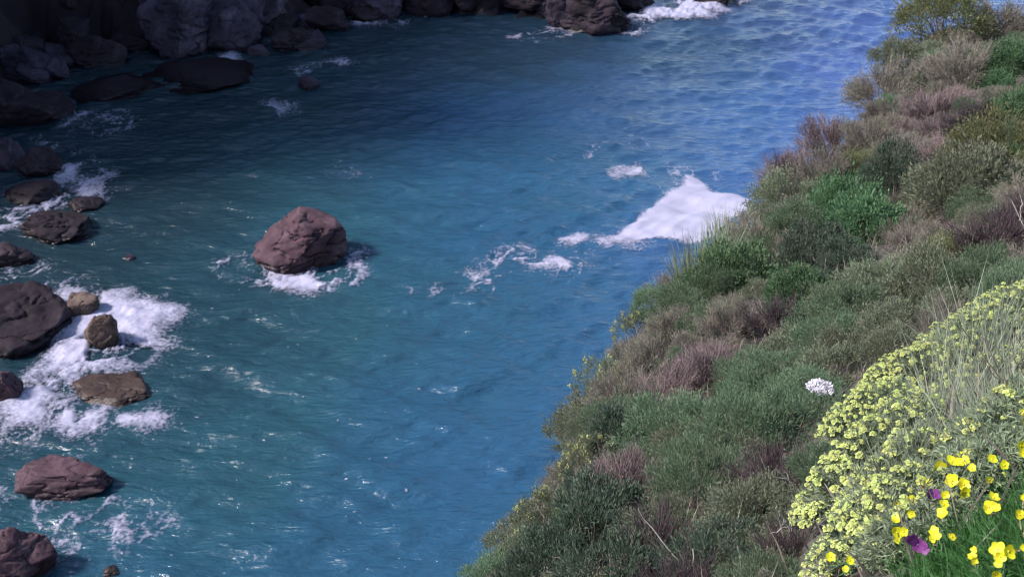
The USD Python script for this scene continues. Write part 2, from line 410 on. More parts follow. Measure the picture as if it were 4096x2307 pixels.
near_shore, _ = poly_dist(sea_v[:, 0], sea_v[:, 1], SHORE)
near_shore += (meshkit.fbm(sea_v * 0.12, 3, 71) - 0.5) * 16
obj('sea', (sea_v, sea_f), 'sea_water', smooth=True, attr={'shore_shade': 1 - step01(near_shore, 3, 27)}, **SEA_LABEL)  # vertex mask for the painted shade, fading out from the far shore


def cliff(x, y):
    s, _ = poly_dist(x, y, SHORE)
    p = np.stack([x * 0.11, y * 0.11, 0 * x], -1)
    n = meshkit.fbm(p, 5, 21)
    ridge = 1 - np.abs(2 * meshkit.fbm(p * 1.9, 4, 33) - 1)
    crag = 1 - np.abs(2 * meshkit.fbm(p * 4.5, 4, 37) - 1)
    i = np.maximum(-s + (n - 0.5) * 4, 0)
    # the high wall stands at the back of the cove and sinks towards both ends
    tall = (0.15 + 0.85 * step01(y + (n - 0.5) * 14, 57, 68)) * (1 - 0.5 * step01(x + (n - 0.5) * 14, -28, -8))
    h = np.minimum(i, 5) * (0.3 + 0.4 * ridge) + np.clip(i - 5, 0, 11) * (3.1 + 0.9 * ridge) * tall + np.maximum(i - 16, 0) * 0.25 * tall
    return np.where(s > 3, -6, h + (ridge - 0.6) * np.clip(i, 0, 6) * 0.9 + (crag - 0.7) * np.clip(i, 0, 3) * 1.6 - 0.9 - np.maximum(s, 0) * 1.4)


cv, cf = grid_mesh(np.arange(-110, 26, 0.55), np.arange(18, 150, 0.55), cliff)
cf = cf[(cv[cf][:, :, 2] > -5.5).any(1)]
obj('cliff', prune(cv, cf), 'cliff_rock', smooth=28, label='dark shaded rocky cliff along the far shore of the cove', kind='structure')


def stone(seed, size, cuts=9, rough=0.16, detail=4, flat=None):
    """A broken boulder: a ball cut by planes, then weathered."""
    r = np.random.default_rng(seed)
    m = trimesh.creation.icosphere(subdivisions=detail)
    v = np.array(m.vertices)
    for k in range(cuts):
        n = r.normal(size=3); n /= np.linalg.norm(n)
        c = 0.55 + 0.35 * r.random()
        d = v @ n
        v -= np.where(d > c, (d - c) * 0.9, 0)[:, None] * n
    for n, c in flat or []:
        n = np.array(n, float); n /= np.linalg.norm(n)
        d = v @ n
        v -= np.where(d > c, (d - c) * 0.92, 0)[:, None] * n
    u = v / np.linalg.norm(v, axis=1, keepdims=True)
    v += u * ((meshkit.fbm(v * 2.1 + seed, 5, seed) - 0.5) * 2 * rough)[:, None]
    rid = np.abs(2 * meshkit.fbm(v * np.array([1.6, 1.6, 3.0]) + 3 * seed, 4, seed + 9) - 1)
    v -= u * (0.10 * np.exp(-rid * 14))[:, None]
    return v * np.asarray(size, float), np.array(m.faces)


# px, py of the middle of its waterline, width px, height px, depth ratio, sink, material, label, seed, detail, flats
ROCKS = [
    (298, 272, 88, 63, 0.8, 0.28, 'boulder_rock', 'large rounded red-brown boulder standing alone in mid cove', 3, 5, [((-0.62, -0.1, 0.78), 0.56), ((0.3, 0.0, 1), 0.74), ((1, -0.5, 0.1), 0.78), ((-0.3, -1, 0.6), 0.74), ((0.5, -0.8, -0.25), 0.70)]),
    (57, 502, 92, 44, 0.7, 0.34, 'boulder_rock', 'long low dark rock with a pale ridge, ringed by foam, lower left', 8, 5, [((-0.1, 0.1, 1), 0.62), ((0.1, -1, 0.35), 0.6)]),
    (14, 590, 80, 62, 0.8, 0.2, 'boulder_rock', 'big rounded red-brown rock cut by the lower left corner', 12, 5, []),
    (107, 408, 94, 34, 0.8, 0.45, 'tan_rock', 'flat tan rock awash in foam below the white water', 15, 5, [((0, 0, 1), 0.42)]),
    (2, 408, 42, 36, 0.8, 0.3, 'boulder_rock', 'small dark rock at the left edge beside the white water', 17, 4, []),
    (78, 322, 44, 30, 0.8, 0.3, 'tan_rock', 'jagged tan rock breaking the white water beside the big dark slab', 19, 4, []),
    (104, 352, 36, 38, 0.8, 0.3, 'tan_rock', 'ochre rock with a dark top in the middle of the white water', 23, 4, []),
    (14, 350, 112, 62, 0.9, 0.4, 'dark_rock', 'big smooth dark slab of rock at the left edge', 26, 5, [((0.2, -0.3, 1), 0.45)]),
    (50, 244, 74, 36, 0.8, 0.45, 'dark_rock', 'low brown rock half under water at the left', 29, 5, []),
    (109, 577, 20, 12, 0.8, 0.3, 'tan_rock', 'small tan rock at the bottom edge beside the corner rock', 31, 4, []),
    (34, 178, 44, 34, 0.8, 0.3, 'dark_rock', 'black wet rock between foam patches in the shaded upper left', 35, 4, []),
    (4, 172, 36, 34, 0.8, 0.3, 'grey_rock', 'grey-topped rock at the left edge in the shade', 37, 4, []),
    (128, 262, 16, 8, 0.8, 0.4, 'grey_rock', 'small pale stone just above the water left of the lone boulder', 39, 4, []),
    (178, 60, 84, 74, 0.8, 0.15, 'grey_rock', 'largest grey-violet crag on the shaded far shore', 41, 5, [((-0.5, -0.9, 0.4), 0.55), ((0.7, -0.7, 0.3), 0.6)]),
    (312, 52, 38, 22, 0.8, 0.2, 'grey_rock', 'pale-topped block at the tip of the shaded shore', 44, 4, []),
    (310, 32, 42, 20, 0.8, 0.2, 'grey_rock', 'pale-topped block behind the tip of the shaded shore', 46, 4, []),
    (265, 38, 62, 44, 0.8, 0.2, 'dark_rock', 'broad dark rock right of the grey-violet crag', 48, 4, []),
    (226, 30, 50, 46, 0.8, 0.2, 'dark_rock', 'dark upright rock directly right of the largest crag', 49, 4, []),
    (28, 86, 50, 28, 0.8, 0.2, 'grey_rock', 'grey lump of rock at the water in the upper left corner', 52, 4, []),
    (56, 82, 26, 24, 0.8, 0.2, 'grey_rock', 'rounded cobble-like rock beside the grey lump, upper left', 54, 4, []),
    (12, 74, 34, 30, 0.8, 0.2, 'grey_rock', 'cracked grey rock at the left edge above the grey lump', 56, 4, []),
    (48, 62, 36, 22, 0.8, 0.2, 'grey_rock', 'small broken rock behind the cobble-like rock, upper left', 57, 4, []),
    (306, 90, 22, 16, 0.8, 0.3, 'grey_rock', 'pinkish wet rock off the tip of the shaded shore', 58, 4, []),
    (595, 36, 66, 50, 0.8, 0.2, 'dark_rock', 'black crag with pale streaks at the top between foam patches', 61, 5, [((-0.6, -0.8, 0.2), 0.6)]),
    (560, 30, 34, 40, 0.7, 0.2, 'grey_rock', 'pale streaked rock leaning on the black crag', 63, 4, []),
    (715, 8, 40, 26, 0.8, 0.3, 'dark_rock', 'dark rock behind the bright foam at the top', 66, 4, []),
    (6, 132, 76, 56, 0.8, 0.2, 'dark_rock', 'black rock mass at the left edge between the grey lump and the grey-topped rock', 81, 4, []),
    (46, 120, 58, 28, 0.8, 0.3, 'dark_rock', 'low black rock right of the black mass at the left edge', 82, 4, []),
    (24, 206, 60, 26, 0.8, 0.4, 'dark_rock', 'black rock awash in the bluish foam at the left', 84, 4, []),
    (82, 214, 40, 18, 0.8, 0.45, 'dark_rock', 'small black rock awash just right of the bluish foam', 85, 4, []),
    (4, 268, 50, 26, 0.8, 0.4, 'dark_rock', 'dark rock at the left edge above the big smooth slab', 86, 4, []),
    (110, 100, 90, 22, 0.9, 0.3, 'dark_rock', 'low dark ledge at the foot of the shaded shore', 71, 5, []),
    (200, 92, 120, 22, 0.9, 0.3, 'dark_rock', 'long low wet ledge below the grey-violet crag', 73, 5, []),
]
rf = np.random.default_rng(77)
PLACES = ['between the crag and the left edge', 'right of the crag', 'under the far wall']
for k in range(52):
    px = rf.uniform(-4, 380) if k < 38 else rf.uniform(425, 640)
    row = np.interp(px, [0, 50, 130, 200, 262, 330, 380, 470, 560, 660], [84, 72, 66, 62, 52, 40, 20, 16, 20, 8])
    py = row - rf.uniform(-8, 46) * (px < 345)
    wd = rf.uniform(22, 62)
    ROCKS.append((px, py, wd, wd * rf.uniform(0.55, 1.1), 0.85, 0.2, 'dark_rock' if rf.random() < 0.66 else 'grey_rock', None, 700 + k, 4, []))
SIDE = {}
for px, py, wpx, hpx, dr, sink, mat, label, seed, detail, flats in ROCKS:
    calm = seed == 3
    w = W(px, py)
    d = (w - EYE) @ FWD
    sx = wpx * TX / 512 * d / 2
    hz = hpx * TX / 512 * d / math.cos(PITCH)
    sy = sx * dr
    # part of the seen height is the top surface lying back
    hz = max(hz - sy * 0.55, 0.35 * hz)
    full = hz / (1 - sink) / 1.75
    v, f = stone(seed, (sx * 1.12, sy * 1.12, full), detail=detail, flat=flats, cuts=4 if calm else 14, rough=0.12 if calm else 0.16)
    v[:, 2] += full * 0.85 - sink * full * 1.75
    v += [w[0], w[1] + sy * 0.75, 0]
    if label is None:
        v[:, 2] += max(0.0, float(cliff(np.array([w[0]]), np.array([w[1] + sy * 0.75]))[0])) * 0.9
        mark = min([(178, 'the largest grey-violet crag'), (28, 'the grey lump in the corner'), (310, 'the pale-topped blocks'), (595, 'the black crag at the top')], key=lambda m: abs(m[0] - px))
        side = ('dark' if mat == 'dark_rock' else 'greyish') + ' jagged shore rock', ('left of ' if px < mark[0] else 'right of ') + mark[1]
        SIDE.setdefault(side, []).append((abs(px - mark[0]), (v, f), mat))
        continue
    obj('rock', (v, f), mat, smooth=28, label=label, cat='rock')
NTH = ['nearest', 'second', 'third', 'fourth', 'fifth', 'sixth', 'seventh', 'eighth', 'ninth', 'tenth', 'eleventh', 'twelfth', 'thirteenth', 'fourteenth']
for (what, where), found in SIDE.items():
    for k, (_, m, mat) in enumerate(sorted(found, key=lambda a: a[0])):
        obj('rock', m, mat, smooth=28, label=f'{what}, {NTH[min(k, 13)]} one {where}', cat='rock')

# ------------------------------------------------------------------ foam
def foam(outline_px, label, seed, solid=0.5, lace=1.0, step=0.075, heap=0.05, soft=1.3, warped=1.0, thick=0.88):
    """A raft of foam with that outline: thick where it gathers, else a web of threads that thins out."""
    poly = np.array([W(*p)[:2] for p in outline_px])
    lo, hi = poly.min(0) - soft * 1.5, poly.max(0) + soft * 1.5
    xs, ys = np.arange(lo[0], hi[0], step), np.arange(lo[1], hi[1], step * 1.4)
    X, Y = np.meshgrid(xs, ys)
    q = np.stack([X, Y * 0.75, 0 * X], -1)
    warp = np.stack([meshkit.fbm(q * 0.7, 3, seed), meshkit.fbm(q * 0.7, 3, seed + 4), 0 * X], -1) - 0.5
    s, _ = poly_dist(X + warp[..., 0] * 2.0 * warped, Y + warp[..., 1] * 2.6 * warped, poly)
    body = step01(-s / soft, -1.0, 0.7)
    web = np.exp(-np.abs(2 * meshkit.fbm((q + warp * 1.6) * 1.3, 3, seed + 17) - 1) * 9)
    web2 = np.exp(-np.abs(2 * meshkit.fbm((q + warp * 1.2) * 3.1, 3, seed + 23) - 1) * 6)
    blob = step01(meshkit.fbm(q * 0.55 + 9, 4, seed + 31), 0.80 - solid * 0.55, 1.0 - solid * 0.55) if solid < 1 else 0.95 + 0 * s
    dens = body * np.clip(blob + lace * (0.55 * web + 0.42 * web2 * (0.3 + 0.7 * web)), 0, 1.05)
    dens = dens * thick
    Z = wave(X, Y) + 0.025 + heap * dens * (0.5 + meshkit.fbm(q * 2.5, 3, seed + 2))
    nx, ny = len(xs), len(ys)
    i, j = np.meshgrid(np.arange(ny - 1), np.arange(nx - 1), indexing='ij')
    a = i * nx + j
    qd = np.stack([a, a + 1, a + nx + 1, a + nx], -1).reshape(-1, 4)
    f = np.vstack([qd[:, [0, 1, 2]], qd[:, [0, 2, 3]]])
    df = dens.ravel()
    f = f[df[f].max(1) > 0.10]
    if not len(f):
        return
    keep, inv = np.unique(f, return_inverse=True)
    v = np.stack([X, Y, Z], -1).reshape(-1, 3)[keep]
    obj('sea_foam', (v, inv.reshape(-1, 3)), 'foam', smooth=True, attr={'froth': df[keep]}, label=label, cat='foam')


foam([(612, 240), (632, 228), (648, 216), (655, 206), (672, 196), (686, 188), (690, 178), (702, 184), (712, 193), (735, 196), (750, 202), (748, 212), (728, 222), (712, 236), (690, 243), (660, 238), (635, 240)], 'big solid white foam patch floating beside the scrubby slope', 101, solid=1.0, lace=0.2, step=0.06, soft=0.45, warped=0.45, heap=0.015, thick=1.15)
foam([(655, 196), (660, 180), (650, 178), (662, 168), (705, 170), (712, 178), (690, 182), (672, 194)], 'lacy foam trailing off the top of the big white patch', 103, solid=0.58)
foam([(570, 240), (600, 233), (622, 236), (640, 246), (600, 248), (575, 243)], 'thin foam point at the left end of the big white patch', 105, solid=0.55)
foam([(470, 296), (478, 270), (515, 248), (540, 256), (570, 262), (590, 258), (600, 262), (560, 272), (530, 272), (500, 268), (488, 296)], 'broken string of foam drifting left from the big white patch', 107, lace=1.4, solid=0.48, soft=1.2)
foam([(400, 292), (430, 288), (450, 292), (440, 300), (405, 298)], 'faint scraps of foam at the far left end of the foam string', 109, solid=0.3)
foam([(618, 172), (625, 168), (640, 172), (632, 180)], 'small foam fleck left of the lacy foam', 111, solid=0.5)
foam([(590, 146), (610, 150), (640, 146), (655, 150), (630, 156), (600, 154)], 'thin foam flecks on open water above the big white patch', 113, solid=0.33)
foam([(208, 268), (240, 256), (262, 262), (300, 278), (340, 262), (352, 250), (358, 268), (352, 288), (325, 298), (285, 294), (250, 288), (222, 278)], 'foam collar round the foot of the lone boulder', 115, solid=0.74, step=0.07, heap=0.16, soft=1.1)
foam([(62, 296), (100, 300), (150, 302), (165, 322), (160, 345), (125, 356), (130, 370), (70, 380), (60, 400), (40, 420), (0, 432), (0, 408), (25, 388), (58, 345), (66, 320)], 'churning white water pouring between the tan rocks at left', 117, soft=1.8, lace=1.3, solid=0.93, step=0.08, heap=0.22)
foam([(0, 410), (40, 404), (110, 412), (160, 418), (150, 432), (60, 440), (0, 440)], 'lacy foam spreading below the flat tan rock', 119, lace=1.3, solid=0.50, soft=1.6)
foam([(5, 495), (30, 508), (95, 506), (120, 500), (110, 522), (70, 545), (20, 545), (0, 530)], 'foam swirling under the long low dark rock', 121, solid=0.60, soft=1.4, step=0.07)
foam([(60, 538), (110, 528), (170, 505), (182, 512), (150, 540), (90, 566), (60, 560)], 'milky foam streak right of the corner rock', 123, solid=0.34, soft=1.8, step=0.07)
foam([(0, 258), (40, 258), (60, 275), (120, 300), (90, 300), (40, 282), (0, 280)], 'shaded foam along the top of the big dark slab', 125, solid=0.42, thick=0.7, soft=1.2)
foam([(0, 192), (30, 190), (45, 184), (95, 178), (105, 200), (70, 206), (30, 228), (0, 235)], 'bluish foam rolling in above the low brown rock at left', 127, lace=1.3, solid=0.52, thick=0.75, heap=0.15)
foam([(40, 142), (60, 150), (92, 160), (96, 182), (62, 180), (52, 160)], 'shaded foam trail beside the black wet rock', 129, solid=0.36)
foam([(62, 108), (85, 105), (125, 112), (146, 132), (110, 138), (85, 132), (62, 130), (66, 118)], 'shaded foam under the low dark ledge in the upper left', 131, solid=0.38, thick=0.7)
foam([(205, 62), (222, 56), (240, 56), (232, 66), (212, 68)], 'small foam burst at the foot of the grey-violet crag', 133, solid=0.7)
foam([(265, 107), (282, 104), (294, 110), (282, 116), (268, 112)], 'small foam burst off the tip of the shaded shore', 135, solid=0.5, thick=0.6)
foam([(285, 72), (310, 66), (345, 58), (340, 66), (300, 76)], 'thin foam line along the tip of the shaded shore', 137, solid=0.42)
foam([(343, 26), (372, 20), (400, 22), (412, 4), (420, 10), (440, 14), (444, 20), (425, 20), (405, 28), (375, 28)], 'foam breaking on the dark far shore, upper middle', 139, solid=0.55, heap=0.2)
foam([(515, 38), (535, 34), (545, 26), (556, 26), (575, 32), (560, 38), (530, 42)], 'foam at the left foot of the black crag', 141, solid=0.6, heap=0.15)
foam([(625, 30), (632, 14), (660, 4), (700, -4), (740, -8), (770, -6), (735, 8), (705, 18), (660, 22), (640, 34)], 'bright surf breaking right of the black crag at the top', 143, solid=0.85, heap=0.3)
foam([(340, 168), (352, 166), (368, 178), (362, 186), (344, 174)], 'tiny foam scrap above the lone boulder to its right', 145, solid=0.36, thick=0.45)
# small loose flecks
fl = Geo()
for k in range(60):
    px, py = (rs.uniform(0, 420), rs.uniform(290, 575)) if k < 95 else (rs.uniform(300, 760), rs.uniform(40, 330))
    w = W(px, py)
    n = 7
    a = np.sort(rs.random(n)) * 6.283
    rr = rs.uniform(0.02, 0.06) * (0.6 + 0.6 * rs.random(n))
    v = np.stack([w[0] + np.cos(a) * rr * 1.5, w[1] + np.sin(a) * rr, np.zeros(n)], 1)
    v[:, 2] = wave(v[:, 0], v[:, 1]) + 0.03
    fl.add(np.vstack([v, v.mean(0) + [0, 0, 0.02]]), [(i, (i + 1) % n, n) for i in range(n)])
obj('foam_flecks', fl.mesh(), 'foam', attr={'froth': np.full(fl.n, 0.62)}, label='small white flecks of foam scattered on the ripples', cat='foam', kind='stuff')

# ------------------------------------------------------------------ plants of the slope: one class prim per kind, copied
def cls(name):
    p = stage.CreateClassPrim('/World/' + name)
    return p


def dome_clumps(rng, n, H=0.8, low=-0.05):
    u = rng.normal(size=(n * 3, 3)); u /= np.linalg.norm(u, axis=1, keepdims=True)
    u = u[u[:, 2] > low][:n]
    rad = 0.45 + 0.75 * meshkit.fbm(u * 2.0 + rng.random() * 50, 3, 5)
    rad *= np.where(rng.random(len(u)) < 0.3, rng.uniform(0.55, 0.9, len(u)), 1)
    return u * rad[:, None] * [1, 1, H] + [0, 0, 0.06], u


def branches(g, tips, rng, every=2, r=0.014):
    for t in tips[::every]:
        g.tube(stem_line(np.array([t[0] * 0.12, t[1] * 0.12, -0.15]), t * 0.93, 0.06, rng, 5, 0.025), np.linspace(r, r * 0.3, 5), 3)


KINDS = {}


def make_leafy(name, mat, seed, clumps=70, per=120, L=0.055, Wd=0.026, H=0.8, sig=0.085, up=0.3, twig=None, needle=False, bloom=None):
    rng = np.random.default_rng(seed)
    p = cls(name)
    c, u = dome_clumps(rng, clumps, H)
    n = per * len(c)
    cc, uu = np.repeat(c, per, 0), np.repeat(u, per, 0)
    off = rng.normal(size=(n, 3)) * sig * np.repeat(rng.uniform(0.7, 1.4, len(c)), per)[:, None]
    d = uu * 0.7 + off / sig * 0.35 + rng.normal(size=(n, 3)) * 0.45 + [0, 0, up]
    g = Geo()
    ln = L * rng.uniform(0.6, 1.35, n)
    (g.spikes if needle else g.leaves)(cc + off, d, ln, Wd * (ln / L), rng)
    obj('foliage', g.mesh(), mat, p, kind='stuff')
    b = Geo(); branches(b, c, rng, 2)
    if twig:
        m = twig
        k = rng.integers(0, len(c), m)
        b.spikes(c[k] + rng.normal(size=(m, 3)) * 0.06, u[k] + rng.normal(size=(m, 3)) * 0.35 + [0, 0, 0.3], rng.uniform(0.1, 0.28, m), 0.006, rng)
    obj('branches', b.mesh(), 'woody_stem' if not twig else 'dry_twig', p, kind='stuff')
    if bloom:
        mat_b, m, s = bloom
        k = rng.integers(0, len(c), m * 3)
        k = k[u[k][:, 2] > 0.15][:m]
        g = Geo()
        for q, w in zip(c[k], u[k]):
            o = q + w * rng.uniform(0.04, 0.15) + rng.normal(size=3) * 0.05
            nb = 14
            dd = rng.normal(size=(nb, 3)) + w + [0, 0, 0.6]
            g.leaves(o + rng.normal(size=(nb, 3)) * s * 0.5, dd, s, s * 0.75, rng)
        obj('blossom', g.mesh(), mat_b, p, kind='stuff')
    return p.GetPath()


def make_brush(name, mat, seed, mains=60, fine=5200, H=0.8, tw=0.0075, leaf=None, spread_=0.38, lift=0.35):
    rng = np.random.default_rng(seed)
    p = cls(name)
    c, u = dome_clumps(rng, mains, H)
    b = Geo(); branches(b, c, rng, 1, 0.011)
    obj('branches', b.mesh(), 'woody_stem', p, kind='stuff')
    k = rng.integers(0, len(c), fine)
    t = rng.uniform(0.35, 1.0, fine)[:, None] ** 0.6
    base = c[k] * t + rng.normal(size=(fine, 3)) * 0.05
    g = Geo()
    g.spikes(base, u[k] + rng.normal(size=(fine, 3)) * spread_ + [0, 0, lift], rng.uniform(0.08, 0.26, fine), tw * rng.uniform(0.6, 1.4, fine), rng, 0.06)
    obj('twigs', g.mesh(), mat, p, kind='stuff')
    if leaf:
        lm, n, L = leaf
        k = rng.integers(0, len(c), n)
        g = Geo()
        g.leaves(c[k] * rng.uniform(0.8, 1.1, n)[:, None] + rng.normal(size=(n, 3)) * 0.09, u[k] + rng.normal(size=(n, 3)) * 0.7, L * rng.uniform(0.6, 1.4, n), L * 0.45, rng)
        obj('foliage', g.mesh(), lm, p, kind='stuff')
    return p.GetPath()


def make_tuft(name, mat, seed, n=300, H=1.0, width=0.02, lean=0.4, bend=0.15, heads=None):
    rng = np.random.default_rng(seed)
    p = cls(name)
    a = rng.random(n) * 6.283
    r = np.sqrt(rng.random(n)) * 0.35
    base = np.stack([np.cos(a) * r, np.sin(a) * r, -0.05 * np.ones(n)], 1)
    d = np.stack([np.cos(a) * r * 1.4, np.sin(a) * r * 1.4, np.ones(n)], 1) + rng.normal(size=(n, 3)) * [lean, lean, 0.1] * 0.5
    g = Geo(); ln = H * rng.uniform(0.45, 1.1, n)
    g.spikes(base, d, ln, width * rng.uniform(0.6, 1.3, n), rng, bend)
    obj('blades', g.mesh(), mat, p, kind='stuff')
    return p.GetPath()


KINDS['leafy'] = [make_leafy(f'leafy_kind_{"abc"[k]}', 'green_leaf', 200 + k, 70, 110, 0.072, 0.038, sig=0.09) for k in range(3)]
KINDS['dark'] = [make_leafy(f'dark_kind_{"ab"[k]}', 'dark_leaf', 210 + k, 75, 100, 0.07, 0.027, 0.95, 0.07, 0.6, twig=400) for k in range(2)]
KINDS['sage'] = [make_leafy(f'sage_kind_{"abc"[k]}', 'sage_leaf', 220 + k, 75, 95, 0.065, 0.027, 0.78, 0.075, 0.3, twig=500) for k in range(3)]
KINDS['feather'] = [make_leafy(f'feather_kind_{"abc"[k]}', 'feather_leaf', 230 + k, 85, 120, 0.07, 0.017, 0.9, 0.07, 0.5) for k in range(3)]
KINDS['olive'] = [make_leafy(f'olive_kind_{"ab"[k]}', 'olive_leaf', 240 + k, 76, 110, 0.06, 0.024, 0.8, 0.085, 0.4, twig=500) for k in range(2)]
KINDS['brush'] = [make_brush(f'brush_kind_{"abc"[k]}', 'dry_twig', 250 + k, leaf=('sage_leaf', 2600, 0.045)) for k in range(3)]
KINDS['heath'] = [make_brush(f'heath_kind_{"ab"[k]}', 'heath_twig', 260 + k, H=0.85, lift=0.6, leaf=('dry_twig', 1200, 0.035)) for k in range(2)]
KINDS['dusky'] = [make_brush('dusky_kind', 'dusky_twig', 265, mains=70, fine=4200, H=0.8, leaf=('dark_leaf', 900, 0.04))]
KINDS['bloom'] = [make_leafy(f'bloom_kind_{"ab"[k]}', 'sage_leaf', 270 + k, 60, 100, 0.055, 0.024, 0.85, 0.085, 0.4, twig=300, bloom=('pale_bloom', 55, 0.05)) for k in range(2)]
KINDS['reed'] = [make_tuft(f'reed_kind_{"ab"[k]}', 'reed_blade', 280 + k) for k in range(2)]
KINDS['wisp'] = [make_tuft(f'wisp_kind_{"ab"[k]}', 'wisp_blade', 290 + k, n=260, width=0.008, lean=0.9, bend=0.05) for k in range(2)]
NAMES = {'leafy': ('green_shrub', 'shrub'), 'dark': ('dark_shrub', 'shrub'), 'sage': ('grey_green_shrub', 'shrub'), 'feather': ('feathery_shrub', 'shrub'), 'olive': ('olive_shrub', 'shrub'),
         'brush': ('dry_shrub', 'shrub'), 'heath': ('heather', 'shrub'), 'bloom': ('flowering_shrub', 'shrub'), 'dusky': ('dead_brush', 'shrub'), 'reed': ('grass_tuft', 'grass tuft')}

